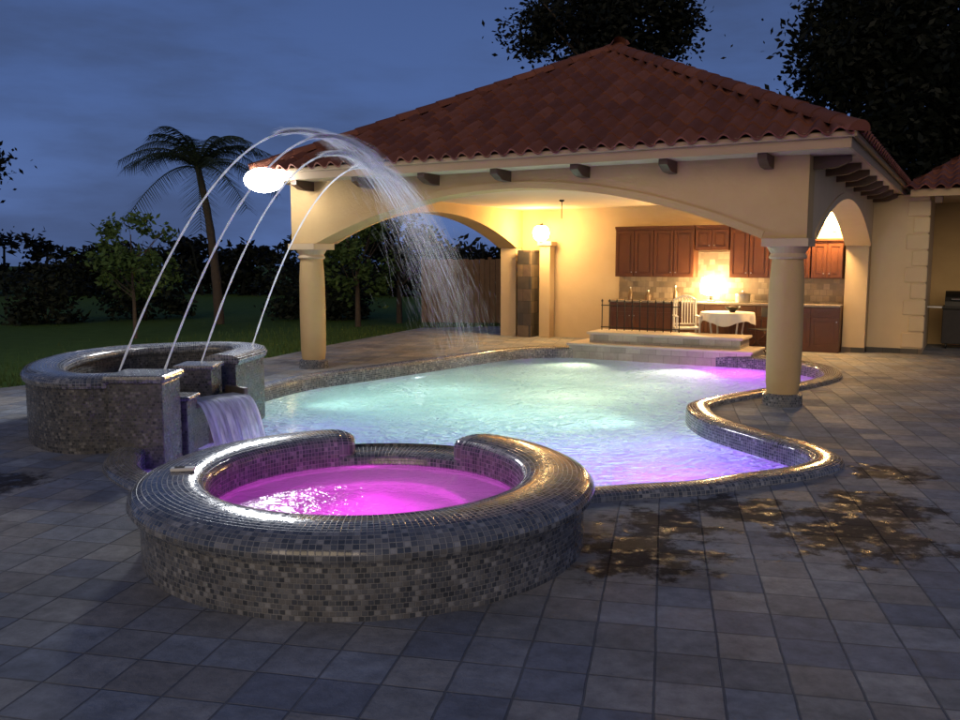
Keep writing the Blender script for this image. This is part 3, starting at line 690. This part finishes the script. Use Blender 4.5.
t=thing('stone_ledge','two tier pale stone ledge at the pool edge inside the pavilion','ledge',W(-3.15,4.7),ROT)
mb=MB(); mb.box(-1.78,1.75,-.02,1.0,-.4,.11); mb.build('lower_tier',M['ledge'],t)
mb=MB(); mb.box(-1.82,1.79,-.07,1.02,.11,.155); mb.build('lower_cap',M['stone'],t,bevel=.012)
mb=MB(); mb.box(-1.45,1.5,.22,.95,.155,.32); mb.build('upper_tier',M['ledge'],t)
mb=MB(); mb.box(-1.5,1.55,.17,.98,.32,.37); mb.build('upper_cap',M['stone'],t,bevel=.012)
t=thing('iron_railing','row of short black iron bars standing on the stone ledge','railing',W(-3.65,5.45,.37),ROT)
mb=MB(); mb.tube([(-.92,0,.06),(.72,0,.06)],.010); mb.build('lower_rail',M['iron'],t)
mb=MB(); mb.tube([(-.92,0,.5),(.72,0,.5)],.010); mb.build('upper_rail',M['iron'],t)
for i in range(11):
    x=-.9+i*1.6/10; mb=MB(); mb.tube([(x,0,0),(x,0,.57)],.011,8); mb.tube([(x,0,.57),(x,0,.585),(x,0,.6),(x,0,.63)],[.011,.024,.02,.002],8); mb.build('baluster',M['iron'],t)

TX,TY=-2.2,6.15
t=thing('round_table','round patio table under a white cloth in front of the kitchen','table',W(TX,TY),ROT)
mb=MB(); mb.lathe([(.001,.73),(.50,.73),(.50,.755),(.001,.755)],0,0,28); mb.build('tabletop',M['whitepaint'],t)
for k in range(4):
    a=PI/4+k*PI/2; mb=MB(); mb.tube([(.42*math.cos(a),.42*math.sin(a),0),(.34*math.cos(a),.34*math.sin(a),.35),(.40*math.cos(a),.40*math.sin(a),.73)],.018); mb.build('leg',M['whitepaint'],t,True)
mb=MB(); seg=72
for i in range(seg):
    a=2*PI*i/seg; w2=1+.04*math.sin(9*a)+.02*math.sin(17*a)
    for r,z in ((.001,.761),(.3,.761),(.512,.759),(.522,.73),(.53*w2,.66),(.54*w2,.56+.05*math.sin(4*a))): mb.v.append((r*math.cos(a),r*math.sin(a),z))
for i in range(seg):
    for j in range(5): mb.f.append((i*6+j,((i+1)%seg)*6+j,((i+1)%seg)*6+j+1,i*6+j+1)); mb.u.append(None)
o=mb.build('tablecloth',M['cloth'],None,True); o.location=W(TX,TY,0); tag(o,'white cloth draped over the round patio table','tablecloth')
t=thing('serving_bowl','dark bowl on the white cloth of the patio table','bowl',W(TX+.1,TY,.762),ROT)
mb=MB(); mb.lathe([(.001,.01),(.05,.0),(.06,.02),(.14,.09),(.15,.11),(.135,.09),(.05,.03),(.001,.03)],0,0,20); mb.build('body',M['iron'],t,True)
mb=MB(); mb.lathe([(.001,.12),(.06,.11),(.12,.085)],0,0,14); mb.build('contents',mi,t,True)
t=thing('patio_chair','white slat back patio armchair left of the round table','chair',W(-2.95,5.95),ROT+R(25))
mb=MB(); mb.box(-.24,.24,-.24,.22,.42,.455); mb.build('seat',M['whitepaint'],t,bevel=.012)
for sx in (-.22,.22):
    mb=MB(); mb.tube([(sx,-.22,0),(sx,-.21,.66)],.022); mb.build('leg',M['whitepaint'],t)
    mb=MB(); mb.tube([(sx,.24,0),(sx,.21,.44),(sx*.95,.29,1.0)],.022); mb.build('leg',M['whitepaint'],t)
    mb=MB(); mb.box(sx-.03,sx+.03,-.25,.25,.66,.685); mb.build('armrest',M['whitepaint'],t,bevel=.008)
mb=MB(); arc=[(-.21+.42*i/10,.29,.98+.08*math.sin(PI*i/10)) for i in range(11)]; mb.tube(arc,.022); mb.tube([(-.2,.225,.5),(.2,.225,.5)],.016)
for i in range(7):
    x=-.165+i*.055; mb.tube([(x,.225,.5),(x,.285,.99+.05*math.sin(PI*(x+.21)/.42))],.011,6)
mb.build('backrest',M['whitepaint'],t,True)
t=thing('director_chair','dark folding canvas chair right of the round table','chair',W(-1.45,6.0),ROT+R(-30))
mb=MB(); mb.box(-.24,.24,-.2,.2,.45,.465); mb.build('seat',M['canvas'],t)
mb=MB(); mb.box(-.25,.25,.2,.215,.68,.86); mb.build('backrest',M['canvas'],t)
for sy in (-.19,.19):
    for sx in (-1,1):
        mb=MB(); mb.tube([(-.25*sx,sy+.006*sx,.02),(.25*sx,sy+.006*sx,.45)],.014); mb.build('leg',M['darkwood'],t)
for sx in (-.26,.26):
    mb=MB(); mb.tube([(sx,.2,.44),(sx,.22,.88)],.014); mb.build('back_post',M['darkwood'],t)
    mb=MB(); mb.tube([(sx,-.18,.44),(sx,-.18,.63)],.014); mb.build('front_post',M['darkwood'],t)
    mb=MB(); mb.box(sx-.025,sx+.025,-.22,.22,.63,.65); mb.build('armrest',M['darkwood'],t)

# ------------------------------------------------------------------ vegetation and fence
def leaves(mb,cx,cy,cz,rx,ry,rz,n,size,clumps,spread=.33,shell=.55,elong=1.0):
    cl=[]
    for _ in range(clumps):
        while True:
            p=Vector((random.uniform(-1,1),random.uniform(-1,1),random.uniform(-1,1)))
            if p.length<=1 and p.length>shell*random.random(): break
        cl.append((p,random.uniform(.55,1.25)))
    for _ in range(n):
        p,s_=random.choice(cl)
        q=p+Vector((random.gauss(0,1),random.gauss(0,1),random.gauss(0,.8)))*spread*s_*.55
        c_=Vector((cx+q.x*rx,cy+q.y*ry,cz+q.z*rz)); s=size*random.uniform(.6,1.4)
        a=Vector((random.gauss(0,1),random.gauss(0,1),random.gauss(0,.6))).normalized(); b_=a.orthogonal().normalized()
        b_=(b_*math.cos(7*s)+a.cross(b_)*math.sin(50*s)).normalized()
        mb.add([c_-a*s*elong,c_+b_*s*.45,c_+a*s*elong,c_-b_*s*.45],[(0,1,2,3)])
def tree(label,x,y,h,tr,crown,n,size,mat,clumps=40,name='tree',group=None,limbs=7,lean=0,spread=.33):
    t=thing(name,label,'tree',(x,y,-.02),0,group); cz,rx,rz=crown
    mb=MB(); top=cz+rz*.5
    mb.tube([(0,0,0),(lean*.3,.02,top*.35),(lean*.7,-.03,top*.7),(lean,0,top)],[tr,tr*.8,tr*.5,tr*.15],8)
    for i in range(limbs):
        a=2*PI*i/limbs+random.uniform(-.3,.3); z0=random.uniform(max(.35*cz,cz-rz),cz); q=random.uniform(.5,.85)
        mb.tube([(lean*z0/top,0,z0),(lean+.45*rx*q*math.cos(a),.45*rx*q*math.sin(a),z0+rz*.25),(lean+rx*q*math.cos(a),rx*q*math.sin(a),min(z0+rz*.7,cz+rz*.6))],[tr*.4,tr*.25,tr*.06],6)
    mb.build('trunk',M['bark'],t,True)
    mb=MB(); leaves(mb,lean,0,cz,rx,rx,rz,n,size,clumps,spread); mb.build('crown',mat,t)
    return t
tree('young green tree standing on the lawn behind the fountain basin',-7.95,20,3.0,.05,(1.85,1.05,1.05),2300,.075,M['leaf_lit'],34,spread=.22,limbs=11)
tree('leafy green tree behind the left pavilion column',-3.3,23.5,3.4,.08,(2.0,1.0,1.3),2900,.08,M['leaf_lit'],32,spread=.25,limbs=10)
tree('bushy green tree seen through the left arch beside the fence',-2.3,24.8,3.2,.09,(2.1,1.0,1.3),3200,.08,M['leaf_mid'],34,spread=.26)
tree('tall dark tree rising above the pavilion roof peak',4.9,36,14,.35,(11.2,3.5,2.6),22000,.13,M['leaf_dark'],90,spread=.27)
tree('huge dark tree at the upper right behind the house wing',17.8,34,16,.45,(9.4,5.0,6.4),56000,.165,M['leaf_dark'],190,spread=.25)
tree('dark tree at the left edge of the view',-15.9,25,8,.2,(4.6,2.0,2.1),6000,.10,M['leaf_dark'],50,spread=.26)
pt=thing('palm_tree','dark feathery palm tree behind the fountain basin','palm tree',(-7.35,24.5,-.02))
mb=MB(); tp=[(0,0,0),(-.05,0,1.3),(-.2,0,2.9),(-.45,0,4.35)]
mb.tube(catmull(tp,5),[.14-.004*i+.012*(i%2) for i in range(16)],10); mb.build('trunk',M['bark'],pt,True)
for i in range(24):
    a=2*PI*i/24+random.uniform(-.15,.15); el=random.uniform(.1,1.25); L=random.uniform(2.2,2.9); mb=MB()
    o0=Vector((-.45,0,4.3)); pts=[]
    for k in range(13):
        s=k/12; r_=L*(s*math.cos(el)*.95+.18*s*s); z=L*(s*math.sin(el)-.75*s*s*(.6+.5*math.cos(el)))
        pts.append(o0+Vector((r_*math.cos(a),r_*math.sin(a),z)))
    mb.tube(pts,[.022*(1-k/13)+.003 for k in range(13)],5)
    for k in range(1,12):
        for q in (0,.25,.5,.75):
            p=pts[k].lerp(pts[k+1],q); d=(pts[k+1]-pts[k]).normalized(); sd=d.cross(Vector((0,0,1))).normalized(); ll=.6*math.sin(PI*(k+q)/13)**.6+.08
            for sg in (-1,1):
                e=p+sd*sg*ll*.8+d*ll*.45-Vector((0,0,ll*random.uniform(.25,.6))); w=d*.017
                mb.add([p-w,p+w,e],[(0,1,2)])
    mb.build('frond',M['leaf_palm'],pt)
sh=[(-12.5,25,1.0,1.3,'dark rounded shrub farthest left on the lawn'),(-10.2,26.5,1.1,1.5,'dark shrub just left of the young tree'),(-5.4,27,1.1,1.5,'dark shrub to the right of the palm trunk'),(-4.3,26.5,.9,1.2,'low dark shrub behind the left pavilion column')]
for x,y,h,r_,lab in sh:
    t=thing('shrub',lab,'shrub',(x,y,-.02),0,'shrubs along the back of the lawn')
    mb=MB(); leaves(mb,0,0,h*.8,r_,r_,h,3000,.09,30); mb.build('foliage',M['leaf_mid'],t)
    mb=MB()
    for k in range(5): mb.tube([(0,0,0),(random.uniform(-.4,.4),random.uniform(-.4,.4),h)],[.03,.01],5)
    mb.build('stem',M['bark'],t)
mb=MB()
for x in range(-48,62,3):
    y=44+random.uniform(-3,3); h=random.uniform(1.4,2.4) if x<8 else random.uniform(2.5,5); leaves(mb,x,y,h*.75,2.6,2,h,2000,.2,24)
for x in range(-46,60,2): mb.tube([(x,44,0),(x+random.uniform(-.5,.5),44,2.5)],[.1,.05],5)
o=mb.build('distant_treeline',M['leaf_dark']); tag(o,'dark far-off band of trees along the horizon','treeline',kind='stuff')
t=thing('wooden_fence','tall brown wooden fence behind the lawn seen through the left arch','fence',(-1.65,24.6,0),R(-8))
mb=MB()
for i in range(26): mb.box(i*.15,i*.15+.14,0+.004*(i%3),.022+.004*(i%3),.02,1.78+.012*((i*7)%3))
mb.build('boards',M['fence'],t)
for z in (.4,1.4):
    mb=MB(); mb.box(0,3.9,.032,.08,z,z+.1); mb.build('rail',M['fence'],t)
for i in range(3):
    mb=MB(); mb.box(i*1.9-.02,i*1.9+.08,.08,.18,0,1.85); mb.build('post',M['fence'],t)

# ------------------------------------------------------------------ world, house fill light, camera
w=bpy.data.worlds.new('World'); bpy.context.scene.world=w; w.use_nodes=True; nt=w.node_tree; bg=nt.nodes['Background']
tc=N(nt,'ShaderNodeTexCoord'); sp=N(nt,'ShaderNodeSeparateXYZ'); nt.links.new(tc.outputs['Generated'],sp.inputs[0])
g_=ramp(nt,math_(nt,'MULTIPLY',math_(nt,'MAXIMUM',sp.outputs[2],0.0),2.0),[(.095,.165,.39),(.070,.128,.325),(.054,.098,.255),(.048,.082,.20)])
mp=N(nt,'ShaderNodeMapping'); mp.inputs['Scale'].default_value=(1.6,1.6,6.5); mp.inputs['Rotation'].default_value=(0,.12,0); nt.links.new(tc.outputs['Generated'],mp.inputs[0])
cn=noise(nt,mp.outputs[0],1.7,7,.58)
mr=N(nt,'ShaderNodeMapRange',interpolation_type='SMOOTHSTEP'); nt.links.new(cn,mr.inputs[0]); mr.inputs[1].default_value=.36; mr.inputs[2].default_value=.70
cc=mixc(nt,math_(nt,'MULTIPLY',mr.outputs[0],.65),g_,(.040,.060,.125))
sky=N(nt,'ShaderNodeTexSky'); sky.sky_type='NISHITA'; sky.sun_disc=False; sky.sun_elevation=R(1); sky.sun_rotation=R(190)
ad=N(nt,'ShaderNodeMix',data_type='RGBA',blend_type='ADD'); ad.inputs[0].default_value=.003; nt.links.new(cc,ad.inputs[6]); nt.links.new(sky.outputs[0],ad.inputs[7])
nt.links.new(ad.outputs[2],bg.inputs[0]); bg.inputs[1].default_value=1.0
l=bpy.data.lights.new('house_fill','SUN'); l.energy=1.0; l.angle=R(45); l.color=(1,.76,.44)  # added sun lamp standing in for unseen house lights behind the camera
o=bpy.data.objects.new('house_fill',l); C.objects.link(o); o.rotation_euler=Vector((.28,.90,-.28)).to_track_quat('-Z','Y').to_euler()
cam=bpy.data.cameras.new('camera'); cam.sensor_width=36; cam.lens=870/960*36; cam.clip_end=600; cam.clip_start=.05
co=bpy.data.objects.new('camera',cam); C.objects.link(co); co.location=(0,0,1.8); co.rotation_euler=(R(90-6.62),0,0)
sc=bpy.context.scene; sc.camera=co
sc.view_settings.view_transform='Standard'; sc.view_settings.look='None'; sc.view_settings.exposure=0
